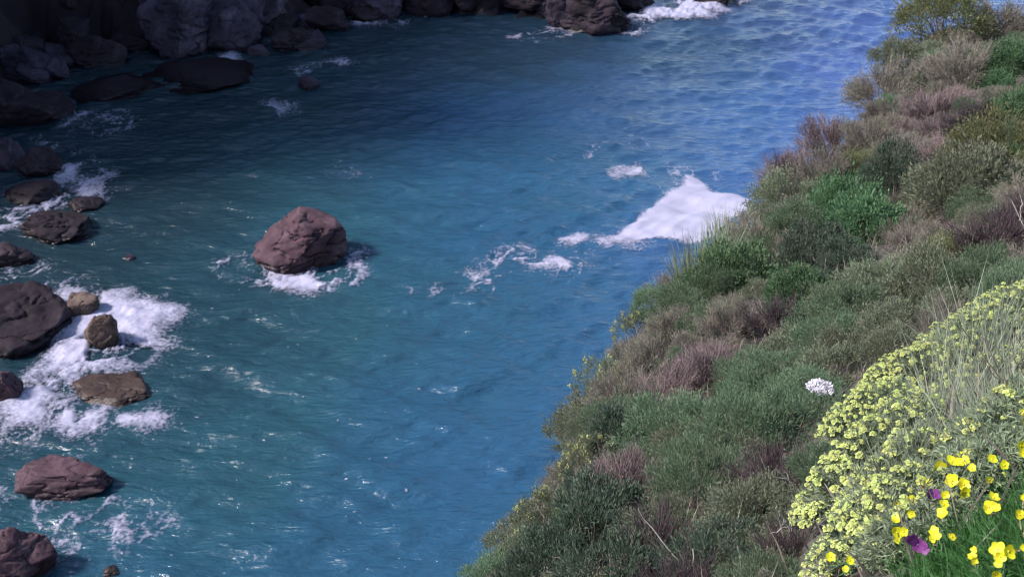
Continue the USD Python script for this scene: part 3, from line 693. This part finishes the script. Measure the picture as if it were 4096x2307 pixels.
# px, py of the crown's middle, width in px, kind, label
SHRUBS = [
    (945, 8, 66, 'olive', 'dark olive shrub at the crest with the sea behind, topmost on the slope'),
    (1003, 30, 66, 'brush', 'grey-brown dry shrub at the crest in the upper right corner'),
    (905, 62, 50, 'sage', 'grey-green shrub on the skyline just below the topmost olive shrub'),
    (960, 75, 70, 'brush', 'dry twiggy shrub in the middle of the upper slope'),
    (1010, 68, 46, 'leafy', 'small green shrub at the right edge high on the slope'),
    (885, 95, 60, 'brush', 'rounded grey-brown dry shrub at the sea side edge of the upper slope'),
    (935, 110, 60, 'heath', 'mauve-grey dead heather among the dry shrubs of the upper slope'),
    (1010, 118, 44, 'leafy', 'bright green shrub at the right edge of the upper slope'),
    (978, 128, 60, 'dusky', 'dark mauve dry heather left of the bright green edge shrub'),
    (838, 135, 60, 'heath', 'pinkish-brown heather overhanging the sea, middle one of the pink row'),
    (800, 152, 60, 'heath', 'pinkest heather jutting furthest over the sea'),
    (870, 142, 50, 'brush', 'buff dry shrub just inland of the pink heather row'),
    (905, 160, 62, 'brush', 'grey dry shrub above the dark green round shrub'),
    (862, 170, 42, 'olive', 'small yellow-olive shrub left of the dark green round shrub'),
    (896, 180, 54, 'dark', 'dark green round shrub in the middle of the slope'),
    (950, 158, 66, 'heath', 'brown-violet brush right of the dark green round shrub'),
    (1000, 152, 66, 'olive', 'yellow-green shrub with bare sticks at the right edge'),
    (830, 180, 60, 'brush', 'buff dry shrub at the brink below the pink heather row'),
    (985, 195, 100, 'sage', 'wide pale green arching shrub above the dark violet hollow'),
    (935, 192, 50, 'sage', 'pale green shrub between the arching shrub and the dark green one'),
    (790, 200, 56, 'sage', 'grey-green shrub at the brink above the foam patch'),
    (845, 212, 58, 'leafy', 'glossy dark-centred green shrub left half of the bright green pair'),
    (868, 228, 62, 'leafy', 'brightest green leafy shrub, right half of the green pair'),
    (915, 232, 44, 'brush', 'pale bare-twigged shrub right of the brightest green shrub'),
    (1000, 238, 84, 'dusky', 'dark violet dead brush in the hollow at the right edge'),
    (955, 245, 48, 'olive', 'olive shrub at the left rim of the dark violet hollow'),
    (790, 236, 60, 'feather', 'soft green shrub seaward of the bright green pair'),
    (755, 232, 56, 'brush', 'buff brush on the brink right beside the big foam patch'),
    (815, 255, 62, 'dark', 'shadowy dark green shrub below the bright green pair'),
    (738, 278, 70, 'leafy', 'light-tipped green shrub low on the sea side'),
    (716, 262, 40, 'reed', 'upright pale grass tuft leaning over the sea'),
    (694, 280, 40, 'reed', 'tallest pale grass tuft at the brink'),
    (730, 244, 34, 'reed', 'thin grass spikes standing against the big foam patch'),
    (800, 285, 48, 'leafy', 'small round green shrub right of the light-tipped one'),
    (885, 285, 72, 'sage', 'grey-green shrub with pale tips above the spurge'),
    (940, 280, 70, 'sage', 'wide grey-green shrub beneath the dark violet hollow'),
    (985, 275, 64, 'feather', 'soft grey-green growth above the yellow spurge at right'),
    (840, 318, 72, 'feather', 'mid-slope soft green shrub left of the grey-green row'),
    (900, 322, 66, 'sage', 'sage shrub directly behind the top of the spurge'),
    (780, 318, 66, 'dusky', 'dark brown dry brush in the middle of the slope'),
    (730, 320, 60, 'brush', 'tan twiggy brush below the light-tipped green shrub'),
    (680, 320, 48, 'brush', 'greyish brush near the brink below the tall grass'),
    (640, 318, 40, 'bloom', 'pale-flowered shrub hanging at the brink, upper of two'),
    (612, 362, 46, 'bloom', 'yellow-flowered shrub jutting over the sea, lower of two'),
    (660, 350, 60, 'brush', 'grey-tan brush right of the yellow-flowered shrub'),
    (720, 365, 80, 'heath', 'largest purple-brown heather in the middle of the slope'),
    (775, 372, 62, 'feather', 'tall soft green shrub right of the largest heather'),
    (835, 360, 60, 'sage', 'pale sage shrub left of the spurge crest'),
    (625, 390, 62, 'brush', 'brown brush below the yellow-flowered shrub'),
    (670, 388, 60, 'heath', 'pinkish dry heather left of the largest heather'),
    (800, 410, 70, 'feather', 'deep green feathery shrub left of the white flower'),
    (585, 415, 54, 'sage', 'pale grey-green shrub at the brink with a bare twig'),
    (625, 432, 64, 'dark', 'dark green shrub behind the brink shrub'),
    (680, 425, 84, 'feather', 'wide bright feathery shrub in the lower slope'),
    (745, 430, 84, 'feather', 'tall green feathery shrub next to the spurge'),
    (590, 455, 50, 'bloom', 'pale-tipped shrub on the brink of the lower slope'),
    (635, 475, 84, 'heath', 'purple-brown heather across the lower slope'),
    (700, 485, 84, 'feather', 'green feathery shrub right of the lower heather'),
    (755, 500, 84, 'sage', 'grey-green shrub beside the dead white twigs'),
    (560, 500, 66, 'bloom', 'spiky pale-tipped shrub at the brink near the bottom'),
    (598, 522, 90, 'dark', 'dark green bush near the bottom left end of the slope'),
    (520, 535, 56, 'sage', 'grey-green shrub at the bottom end of the brink'),
    (500, 560, 40, 'brush', 'tan brush at the very bottom end of the brink'),
    (548, 562, 80, 'dark', 'dark leafy bush at the bottom edge'),
    (665, 540, 90, 'dusky', 'shadowy purple brush behind the pale leaning stalk'),
    (720, 545, 84, 'dark', 'dark green undershrub at the bottom behind thin stalks'),
    (615, 575, 90, 'dark', 'black-green bush cut by the bottom edge'),
    (690, 578, 90, 'dusky', 'brown-violet brush cut by the bottom edge'),
    (790, 470, 62, 'dusky', 'dark dead brush under the upper white twig'),
    (796, 520, 62, 'dusky', 'dark dead brush under the lower white twig'),
    (812, 445, 40, 'feather', 'small green shrub pressed against the spurge below the white flower'),
    (812, 560, 50, 'feather', 'small shaded green shrub at the foot of the lowest spurge'),
    (775, 560, 80, 'feather', 'shaded green shrub below the dead white twigs'),
]
rp = np.random.default_rng(99)
placed = []
for px, py, wpx, kind, label in SHRUBS:
    q, d = hit(px, py, 0.28)
    r = wpx * TX / 512 * d / 2 * (1.5 if kind != 'reed' else 2.2)
    z = float(ground(q[0], q[1]))
    name, cat = NAMES[kind]
    tall = rp.uniform(1.05, 1.5) if kind in ('leafy', 'dark', 'bloom', 'olive') else rp.uniform(1.9, 2.3) if kind == 'reed' else rp.uniform(0.9, 1.3)
    copy_of(KINDS[kind][rp.integers(len(KINDS[kind]))], name, (q[0], q[1], z - 0.05), rp.random() * 6.28, (r, r * rp.uniform(0.9, 1.1), r * tall), label, cat, tilt=tuple(rp.normal(size=2) * 0.08))
    placed.append((px, py, kind, q[0], q[1], r))
WISPS = [(1000, 372, 60, 'misty grey wisps over the spurge at the right edge'), (962, 404, 56, 'misty grey wisps in the middle of the spurge bank'), (938, 452, 50, 'misty grey wisps left above the yellow flowers'),
         (1005, 425, 56, 'misty grey wisps right above the yellow flowers'), (900, 470, 44, 'misty grey wisps among the lower spurge heads'), (975, 340, 50, 'misty grey wisps near the highest spurge rim'), (890, 525, 40, 'misty grey wisps beside the leftmost yellow blooms')]
for px, py, wpx, label in WISPS:
    q, d = hit(px, py + 26, 0.0)
    r = wpx * TX / 512 * d * 1.5
    copy_of(KINDS['wisp'][rp.integers(2)], 'wispy_plant', (q[0], q[1], float(ground(q[0], q[1]))), rp.random() * 6.28, (r * 1.3, r * 1.3, r * 1.7), label, 'plant', tilt=(0.1, -0.35))
FILL = {'leafy': 'small green shrub', 'dark': 'low dark green shrub', 'sage': 'low grey-green shrub', 'feather': 'low soft green shrub', 'olive': 'low olive shrub',
        'brush': 'low grey-brown dry shrub', 'heath': 'low purple-brown heather', 'bloom': 'low pale-tipped shrub', 'dusky': 'low dark dead brush', 'reed': 'thin grass tuft'}
MARKS = [(945, 8, 'the topmost olive shrub'), (1010, 118, 'the bright green edge shrub'), (800, 152, 'the pinkest heather'), (896, 180, 'the dark green round shrub'), (1000, 238, 'the dark violet hollow'),
         (860, 222, 'the bright green pair'), (745, 205, 'the big foam patch'), (738, 278, 'the light-tipped green shrub'), (612, 362, 'the yellow-flowered brink shrub'), (720, 365, 'the largest heather'),
         (820, 385, 'the white umbel flower'), (780, 485, 'the dead white twigs'), (655, 530, 'the long leaning stalk'), (680, 425, 'the wide bright feathery shrub'), (560, 500, 'the spiky brink shrub'), (900, 322, 'the spurge crest'),
         (905, 62, 'the grey-green skyline shrub'), (1000, 152, 'the yellow-green shrub with bare sticks'), (520, 535, 'the bottom end of the brink'), (635, 475, 'the lower purple-brown heather')]
ORDER = ['closest', 'second closest', 'third closest', 'fourth closest', 'fifth closest', 'sixth closest', 'seventh closest', 'eighth closest', 'ninth closest', 'tenth closest', 'eleventh closest', 'twelfth closest', 'thirteenth closest', 'fourteenth closest', 'fifteenth closest', 'sixteenth closest', 'seventeenth closest', 'eighteenth closest', 'nineteenth closest', 'twentieth closest']
fillers = []
hp = np.array([(a[0], a[1]) for a in placed], float)
BANK = [tuple(hit(*p, 0.05)[0][:2]) for p in [(1012, 330), (962, 358), (912, 392), (872, 432), (868, 482), (985, 398)]]
spots, tries = [], 0
while len(spots) < 200 and tries < 9000:
    tries += 1
    px, py = rp.uniform(470, 1040), rp.uniform(15, 590)
    q, d = hit(px, py, 0.2)
    if d > 50 or d < 6.4 or q[2] - ground(q[0], q[1]) > 0.4 or poly_dist(q[0], q[1], EDGE)[0] > 0.5:
        continue
    if any((q[0] - s[0]) ** 2 + (q[1] - s[1]) ** 2 < 0.8 for s in BANK):
        continue
    if any((q[0] - s[0]) ** 2 + (q[1] - s[1]) ** 2 < (0.30 + 0.018 * d) ** 2 for s in spots):
        continue
    spots.append((q[0], q[1]))
    kind = placed[int(np.argmin(((hp - [px, py]) ** 2).sum(1)))][2]
    if (kind in ('leafy', 'reed', 'bloom') and rp.random() < 0.6) or rp.random() < 0.38:
        kind = ['sage', 'brush', 'feather', 'brush'][rp.integers(4)]
    r = rp.uniform(0.28, 0.52) * (0.75 + 0.02 * d)
    name, cat = NAMES[kind]
    p = copy_of(KINDS[kind][rp.integers(len(KINDS[kind]))], name, (q[0], q[1], float(ground(q[0], q[1])) - 0.06), rp.random() * 6.28, (r, r, r * rp.uniform(0.8, 1.15)), FILL[kind], cat, tilt=tuple(rp.normal(size=2) * 0.1))
    dist = [math.hypot(px - m[0], py - m[1]) for m in MARKS]
    fillers.append((int(np.argmin(dist)), min(dist), kind, p))
ranks = {}
for m, dist, kind, p in sorted(fillers, key=lambda f: f[:2]):
    k = ranks[(m, kind)] = ranks.get((m, kind), -1) + 1
    p.SetCustomDataByKey('label', f'{FILL[kind]}, {ORDER[min(k, 19)]} of its kind to {MARKS[m][2]}')

# ground cover: fine dry grass and small leaves, past counting
gc = Geo()
n = 26000
pxs, pys = rp.uniform(460, 1050, n), rp.uniform(10, 600, n)
xy = np.stack([rp.uniform(-2, 24, n * 2), rp.uniform(1.5, 50, n * 2)], 1)
xy = xy[poly_dist(xy[:, 0], xy[:, 1], EDGE)[0] < 0.6]
base = np.column_stack([xy, ground(xy[:, 0], xy[:, 1]) - 0.02])
gc.spikes(base, rp.normal(size=base.shape) * 0.45 + [0, 0, 1], rp.uniform(0.15, 0.5, len(base)), 0.014, rp, 0.1)
obj('undergrowth', gc.mesh(), 'dry_twig', label='fine dry grass and twigs covering the soil between the shrubs', cat='undergrowth', kind='stuff')

# ------------------------------------------------------------------ the yellow-green spurge
def flower_head(rng, s):
    """A cupped cluster of rounded bracts."""
    g = Geo()
    for k in range(9):
        a = k * 2.4 + rng.random() * 0.5
        t = 0.25 + 0.75 * math.sqrt(k / 9)
        o = np.array([math.cos(a) * t * s * 0.5, math.sin(a) * t * s * 0.5, s * (0.28 - 0.22 * t * t)])
        n = 6
        b = np.arange(n) * 6.283 / n
        tilt = np.array([math.cos(a), math.sin(a), 0]) * t
        e1 = np.array([-math.sin(a), math.cos(a), 0]); e2 = np.cross([tilt[0] * 0.7, tilt[1] * 0.7, 1], e1); e2 /= np.linalg.norm(e2)
        r = s * rng.uniform(0.22, 0.30)
        v = o + (np.cos(b)[:, None] * e1 + np.sin(b)[:, None] * e2) * r
        up = np.cross(e1, e2) * (1 if np.cross(e1, e2)[2] > 0 else -1)
        g.add(np.vstack([v, o - up * r * 0.35, ]), [(i, (i + 1) % n, n) for i in range(n)])
    return g.mesh()


rh = np.random.default_rng(321)
HEADS = [flower_head(np.random.default_rng(400 + k), 1.0) for k in range(6)]


def align(v, d, rng):
    z = d / np.linalg.norm(d)
    x = np.cross(rng.normal(size=3), z); x /= np.linalg.norm(x)
    return v @ np.array([x, np.cross(z, x), z])


def spurge(px, py, rx, label, n_stems, n_heads, bias, seed, H=0.52, head=0.036):
    rng = np.random.default_rng(seed)
    q, d = hit(px, py, 0.05)
    base = np.array([q[0], q[1], float(ground(q[0], q[1]))])
    t = thing('spurge', base, label=label, cat='spurge')
    st, lf = Geo(), Geo()
    tips, dirs = [], []
    for k in range(n_stems):
        u = rng.normal(size=3); u[2] = abs(u[2]) * 0.9 + 0.12; u /= np.linalg.norm(u)
        tip = u * [rx, rx, H] * rng.uniform(0.86, 1.05)
        gz = float(ground(base[0] + tip[0], base[1] + tip[1])) - base[2]
        tip[2] = max(tip[2], 0.0) + 0.75 * gz + 0.05
        root = np.array([u[0] * 0.22 * rx, u[1] * 0.22 * rx, 0]); root[2] = float(ground(base[0] + root[0], base[1] + root[1])) - base[2] - 0.03
        line = stem_line(root, tip, 0.05, rng, 6, 0.012)
        st.tube(line, np.linspace(0.0045, 0.0025, 6), 3)
        m = 26
        tt = rng.uniform(0.35, 1.0, m)
        pos = np.stack([np.interp(tt, np.linspace(0, 1, 6), line[:, c]) for c in range(3)], 1)
        ax = (tip - root) / np.linalg.norm(tip - root)
        lf.leaves(pos, ax * 0.8 + rng.normal(size=(m, 3)) * 0.6, rng.uniform(0.03, 0.055, m), 0.009, rng)
        tips.append(tip); dirs.append(u)
    obj('stems', st.mesh(), 'green_stem', t)
    obj('foliage', lf.mesh(), 'spurge_leaf', t, kind='stuff')
    tips, dirs = np.array(tips), np.array(dirs)
    b = np.array(bias, float)
    score = dirs @ (b / np.linalg.norm(b)) + rng.normal(size=len(tips)) * 0.5
    spare = Geo()
    for i, k in enumerate(np.argsort(-score)[:n_heads]):
        s = head * rng.uniform(0.5, 1.35)
        v, f = HEADS[rng.integers(6)]
        w = align(v * s * [1, 1, 1.1], dirs[k] * 0.6 + [0, 0, 0.7] + rng.normal(size=3) * 0.15, rng)
        if i < 290:
            obj('flower_head', (w + tips[k], f), 'spurge_head', t)
        else:
            spare.add(w + tips[k], f)
    if spare.n:
        obj('small_flower_heads', spare.mesh(), 'spurge_head', t, kind='stuff')


spurge(1012, 330, 0.62, 'yellow-green spurge at the right edge, highest on the bank', 520, 330, (-0.3, 0.5, 0.6), 502)
spurge(962, 358, 0.52, 'yellow-green spurge on the rim, next below the highest one', 520, 340, (-0.5, 0.4, 0.6), 507)
spurge(912, 392, 0.50, 'fullest yellow-green spurge on the rim right of the white umbel', 520, 360, (-0.6, 0.3, 0.6), 501)
spurge(872, 432, 0.44, 'yellow-green spurge on the rim just below the white umbel', 500, 340, (-0.7, 0.1, 0.6), 508)
spurge(868, 482, 0.38, 'yellow-green spurge hanging beside the dead white twigs', 460, 320, (-0.8, 0.0, 0.5), 503)
spurge(878, 540, 0.30, 'sparse pale spurge at the bottom edge left of the grass', 360, 200, (-0.8, 0.0, 0.6), 505, H=0.38)
spurge(985, 398, 0.46, 'grey leafy spurge with scattered blooms below the highest one', 480, 170, (-0.3, 0.3, 0.8), 504, H=0.42)
spurge(930, 440, 0.42, 'grey-stemmed spurge with few blooms above the yellow flowers', 480, 190, (-0.6, 0.2, 0.6), 506, H=0.38)
spurge(900, 490, 0.32, 'pale spurge among the leftmost yellow flowers', 380, 120, (-0.6, 0.2, 0.6), 509, H=0.34)
spurge(1015, 440, 0.34, 'grey twiggy spurge at the right edge above the grass', 360, 50, (-0.3, 0.2, 0.8), 510, H=0.34)
spurge(915, 540, 0.26, 'grey-stemmed spurge beside the magenta flower', 340, 14, (-0.3, 0.2, 0.8), 511, H=0.22)
spurge(978, 482, 0.26, 'grey-stemmed spurge behind the top yellow cluster', 340, 16, (-0.3, 0.2, 0.8), 512, H=0.24)


# ------------------------------------------------------------------ grass and yellow flowers in the near corner
gg = Geo()
n = 90000
xy = np.stack([rp.uniform(0.4, 3.4, n), rp.uniform(0.9, 4.2, n)], 1)
DRIFT = np.array([tuple(hit(*p)[0][:2]) for p in [(900, 592), (935, 562), (960, 545), (990, 522), (1040, 498)]] + [(2.6, 2.2), (2.2, 0.8), (0.8, 1.2)])
xy = xy[poly_dist(xy[:, 0], xy[:, 1], DRIFT)[0] + rp.normal(size=n) * 0.05 < 0]
base = np.column_stack([xy, ground(xy[:, 0], xy[:, 1]) - 0.01])
gg.spikes(base, rp.normal(size=base.shape) * 0.5 + [-0.15, 0.1, 1], rp.uniform(0.08, 0.26, len(base)), rp.uniform(0.003, 0.007, len(base)), rp, 0.2)
obj('grass', gg.mesh(), 'grass_blade', label='lush green grass in the bottom right corner', cat='grass', kind='stuff')


def petal(s, ang, cup, rng):
    """One rounded petal from the flower's middle."""
    n = 7
    t = np.linspace(-1, 1, n)
    x = s * (0.15 + 0.95 * np.sqrt(np.maximum(0, 1 - (t * 0.92) ** 2)))
    y = s * 0.62 * t
    z = cup * x * x / s
    v = np.vstack([[0, 0, 0], np.stack([x, y, z], 1), [s * 0.55, 0, cup * s * 0.35 - 0.06 * s]])
    f = [(0, 1, n + 1)] + [(k, k + 1, n + 1) for k in range(1, n)] + [(n, 0, n + 1)]
    c, w = math.cos(ang), math.sin(ang)
    return v @ np.array([[c, w, 0], [-w, c, 0], [0, 0, 1]]), f


def flower_plant(name, label, cat, blooms, mat, centre_mat, seed, petals=5, root_px=None):
    """blooms: (px, py, size px). One plant whose stems carry those flowers."""
    rng = np.random.default_rng(seed)
    px, py = root_px or (np.mean([b[0] for b in blooms]) + 2, max(b[1] for b in blooms) + 14)
    q, d = hit(px, py, 0.0)
    base = np.array([q[0], q[1], float(ground(q[0], q[1]))])
    t = thing(name, base, label=label, cat=cat)
    st, lf = Geo(), Geo()
    for bx, by, size in blooms:
        p, dd = hit(bx, by, 0.27)
        p = p - base
        s = size * TX / 512 * dd / 2
        line = stem_line(np.array([rng.normal() * 0.02, rng.normal() * 0.02, -0.02]), p - [0, 0, 0.004], 0.03, rng, 6, 0.008)
        st.tube(line, np.linspace(0.0028, 0.0016, 6), 4)
        m = 16
        tt = rng.uniform(0.1, 0.95, m)
        pos = np.stack([np.interp(tt, np.linspace(0, 1, 6), line[:, c]) for c in range(3)], 1)
        lf.leaves(pos, rng.normal(size=(m, 3)) + [0, 0, 0.4], rng.uniform(0.02, 0.04, m), 0.009, rng)
        face = np.array([-0.15, -0.6, 0.75]) + rng.normal(size=3) * 0.35
        cg = trimesh.creation.icosphere(1, s * 0.2)
        fl_ = obj('flower', (np.array(cg.vertices) + p, np.array(cg.faces)), centre_mat, t, smooth=True)
        a0 = rng.random() * 6.28
        R = align(np.eye(3), face, rng)
        for k in range(petals):
            v, f = petal(s * rng.uniform(0.85, 1.1), a0 + k * 6.283 / petals + rng.normal() * 0.1, rng.uniform(0.1, 0.5), rng)
            obj('petal', (v @ R + p, f), mat, fl_, smooth=True)
    obj('stems', st.mesh(), 'pink_stem', t)
    obj('foliage', lf.mesh(), 'grass_blade', t, kind='stuff')


def cr(cx, cy, s):
    return (725 + cx / 8.29, 401.7 + cy / 8.29, s / 8.29)


YELLOW = [
    ('yellow-flowered plant with a single round bloom left of the top yellow cluster', [cr(1790, 535, 110)]),
    ('yellow-flowered plant with the top broad cluster of blooms', [cr(1900, 490, 110), cr(1965, 500, 120), cr(2050, 545, 70), cr(1960, 440, 70)]),
    ('yellow-flowered plant with two small blooms right of the top cluster', [cr(2215, 470, 80), cr(2315, 520, 80)]),
    ('yellow-flowered plant whose bloom stands above the orange petal', [cr(1640, 605, 70), cr(1610, 660, 110), cr(1670, 665, 100)]),
    ('yellow-flowered plant with paired blooms below the top cluster', [cr(1880, 650, 110), cr(1980, 680, 100), cr(1985, 740, 100)]),
    ('yellow-flowered plant with blooms right of the mauve flower', [cr(1820, 765, 70), cr(1810, 850, 90), cr(1805, 920, 100)]),
    ('yellow-flowered plant beside the grass at the right, spread blooms', [cr(2225, 790, 90), cr(2190, 865, 100), cr(2250, 870, 80), cr(2190, 640, 60)]),
    ('yellow-flowered plant with one lone bloom furthest left', [cr(1250, 820, 115)]),
    ('yellow-flowered plant with the largest left cluster', [cr(1460, 860, 110), cr(1545, 820, 100), cr(1520, 880, 110), cr(1545, 920, 70)]),
    ('yellow-flowered plant left of the magenta flower', [cr(1420, 970, 90), cr(1425, 1080, 100), cr(1480, 1070, 80), cr(1420, 1140, 60)]),
    ('yellow-flowered plant right above the magenta flower', [cr(1735, 1070, 90), cr(1760, 1110, 70), cr(1720, 1130, 60)]),
    ('yellow-flowered plant with one small round bloom in the grass', [cr(1880, 1115, 75)]),
    ('yellow-flowered plant with a narrow upright spray in the grass', [cr(2070, 1220, 60), cr(2050, 1275, 80), cr(2070, 1310, 60)]),
    ('yellow-flowered plant with the big two-lobed cluster in the grass', [cr(2260, 1215, 120), cr(2350, 1235, 110), cr(2280, 1280, 90), cr(2270, 1340, 70)]),
    ('yellow-flowered plant at the right edge above the grass', [cr(2450, 360, 80), cr(2470, 420, 70)]),
    ('yellow-flowered plant highest at the right edge', [cr(2470, 90, 70), cr(2480, 150, 60)]),
    ('yellow-flowered plant low at the right edge of the grass', [cr(2440, 930, 80), cr(2475, 790, 60), cr(2475, 1200, 60)]),
    ('yellow-flowered plant cut by the bottom edge in the grass', [cr(2250, 1420, 80)]),
    ('yellow-flowered plant among the lowest spurge at the bottom', [cr(880, 1280, 80), cr(1030, 1310, 80), cr(1000, 1380, 60)]),
]
for k, (label, bl) in enumerate(YELLOW):
    flower_plant('yellow_flower', label, 'flower', bl, 'yellow_petal', 'yellow_eye', 600 + k)
flower_plant('purple_flower', 'mauve flower between yellow blooms, upper of two', 'flower', [cr(1700, 780, 110), cr(1740, 770, 90)], 'purple_petal', 'purple_petal', 651)
flower_plant('purple_flower', 'magenta flower at the edge of the grass, lower of two', 'flower', [cr(1540, 1130, 110), cr(1600, 1180, 130), cr(1650, 1210, 90)], 'purple_petal', 'purple_petal', 652)
flower_plant('orange_flower', 'small orange bloom touching the mauve flower', 'flower', [cr(1650, 730, 90)], 'orange_petal', 'orange_petal', 653)

# white umbel
q, d = hit(824, 398, 0.25)
base = np.array([q[0], q[1], float(ground(q[0], q[1]))])
top = P(820, 387, d) - base
t = thing('white_umbel', base, label='flat white umbel flower standing alone at the edge of the spurge', cat='flower')
g = Geo(); g.tube(stem_line(np.array([0.05, 0, -0.1]), top - [0, 0, 0.1], 0.0, rp, 5, 0.01), np.full(5, 0.004), 5)
rad = 12 * TX / 512 * d
fl_ = Geo()
for k in range(130):
    a, r = rp.random() * 6.283, math.sqrt(rp.random()) * rad
    o = top + [math.cos(a) * r, math.sin(a) * r, 0.22 * rad * (1 - (r / rad) ** 2)]
    if k % 3 == 0:
        g.tube(np.array([top - [0, 0, 0.1], (top + o) / 2 - [0, 0, 0.03], o]), np.full(3, 0.0012), 3)
    m = 10
    fl_.leaves(o + rp.normal(size=(m, 3)) * [0.01, 0.01, 0.004], rp.normal(size=(m, 3)) * [1, 1, 0.25], 0.024, 0.024, rp)
obj('stem', g.mesh(), 'green_stem', t)
obj('florets', fl_.mesh(), 'white_petal', t, kind='stuff')


# ------------------------------------------------------------------ bare stalks and dead twigs
def stalk(name, label, cat, lines, mat='pale_stalk', r=0.006, lift=0.3):
    """lines: polylines in view places; each point lies lift metres above the slope as seen at the first line's foot."""
    q, d = hit(*lines[0][0], lift * 0.3)
    base = np.array([q[0], q[1], float(ground(q[0], q[1]))])
    t = thing(name, base, label=label, cat=cat)
    for i, ln in enumerate(lines):
        pts = np.array([P(x, y, d - 0.06 * k) for k, (x, y) in enumerate(ln)]) - base
        if i == 0:
            pts = np.vstack([[0, 0, -0.05], pts])
        n = 8
        tt = np.linspace(0, 1, len(pts))
        fine = np.stack([np.interp(np.linspace(0, 1, n), tt, pts[:, c]) for c in range(3)], 1)
        fine[1:-1] += rp.normal(size=(n - 2, 3)) * 0.006
        g = Geo(); g.tube(fine, np.linspace(r, r * 0.55, n) * (1 if i == 0 else 0.7), 5)
        obj('stem' if i == 0 else 'twig', g.mesh(), mat, t, smooth=True)


stalk('dry_stalk', 'long pale leaning stalk in front of the purple brush', 'stalk', [[(692, 576), (668, 545), (648, 524), (638, 508)]], r=0.008)
stalk('dry_stalk', 'pale upright stalk at the bottom edge, left of two', 'stalk', [[(700, 590), (694, 566), (693, 548)]], r=0.009)
stalk('dry_stalk', 'thin pale stalk at the bottom edge, right of two', 'stalk', [[(748, 590), (742, 566), (737, 545)]], r=0.007)
stalk('dead_twig', 'dead white forked twig beside the spurge, upper of two', 'twig', [[(806, 498), (794, 486), (782, 474), (776, 468)], [(790, 482), (784, 470), (781, 466)], [(794, 488), (784, 492), (776, 495)], [(786, 478), (774, 477), (770, 474)]], r=0.006)
stalk('dead_twig', 'dead white forked twig below the other, lower of two', 'twig', [[(800, 534), (788, 526), (778, 517), (772, 512)], [(784, 522), (780, 512), (777, 505)], [(788, 526), (778, 530), (770, 533)], [(792, 530), (790, 518), (788, 508)]], r=0.006)
stalk('dead_twig', 'bundle of bare grey twigs at the right edge above the yellow flowers', 'twig',
      [[(1024, 420), (1000, 380), (975, 345), (958, 322)], [(1022, 405), (1000, 372), (980, 330)], [(1028, 410), (1010, 375), (995, 340), (985, 318)], [(1032, 400), (1018, 365), (1008, 335)], [(1010, 392), (985, 365), (962, 350)], [(1000, 372), (985, 340), (970, 330)],
       [(1024, 428), (1004, 400), (985, 385)], [(1030, 380), (1022, 350), (1012, 320)]], mat='woody_stem', r=0.004)
stalk('dead_twig', 'bare pale branch rising at the right edge above the spurge', 'twig', [[(1030, 240), (1022, 222), (1014, 204), (1008, 196)], [(1020, 220), (1022, 205), (1020, 194)]], r=0.012)
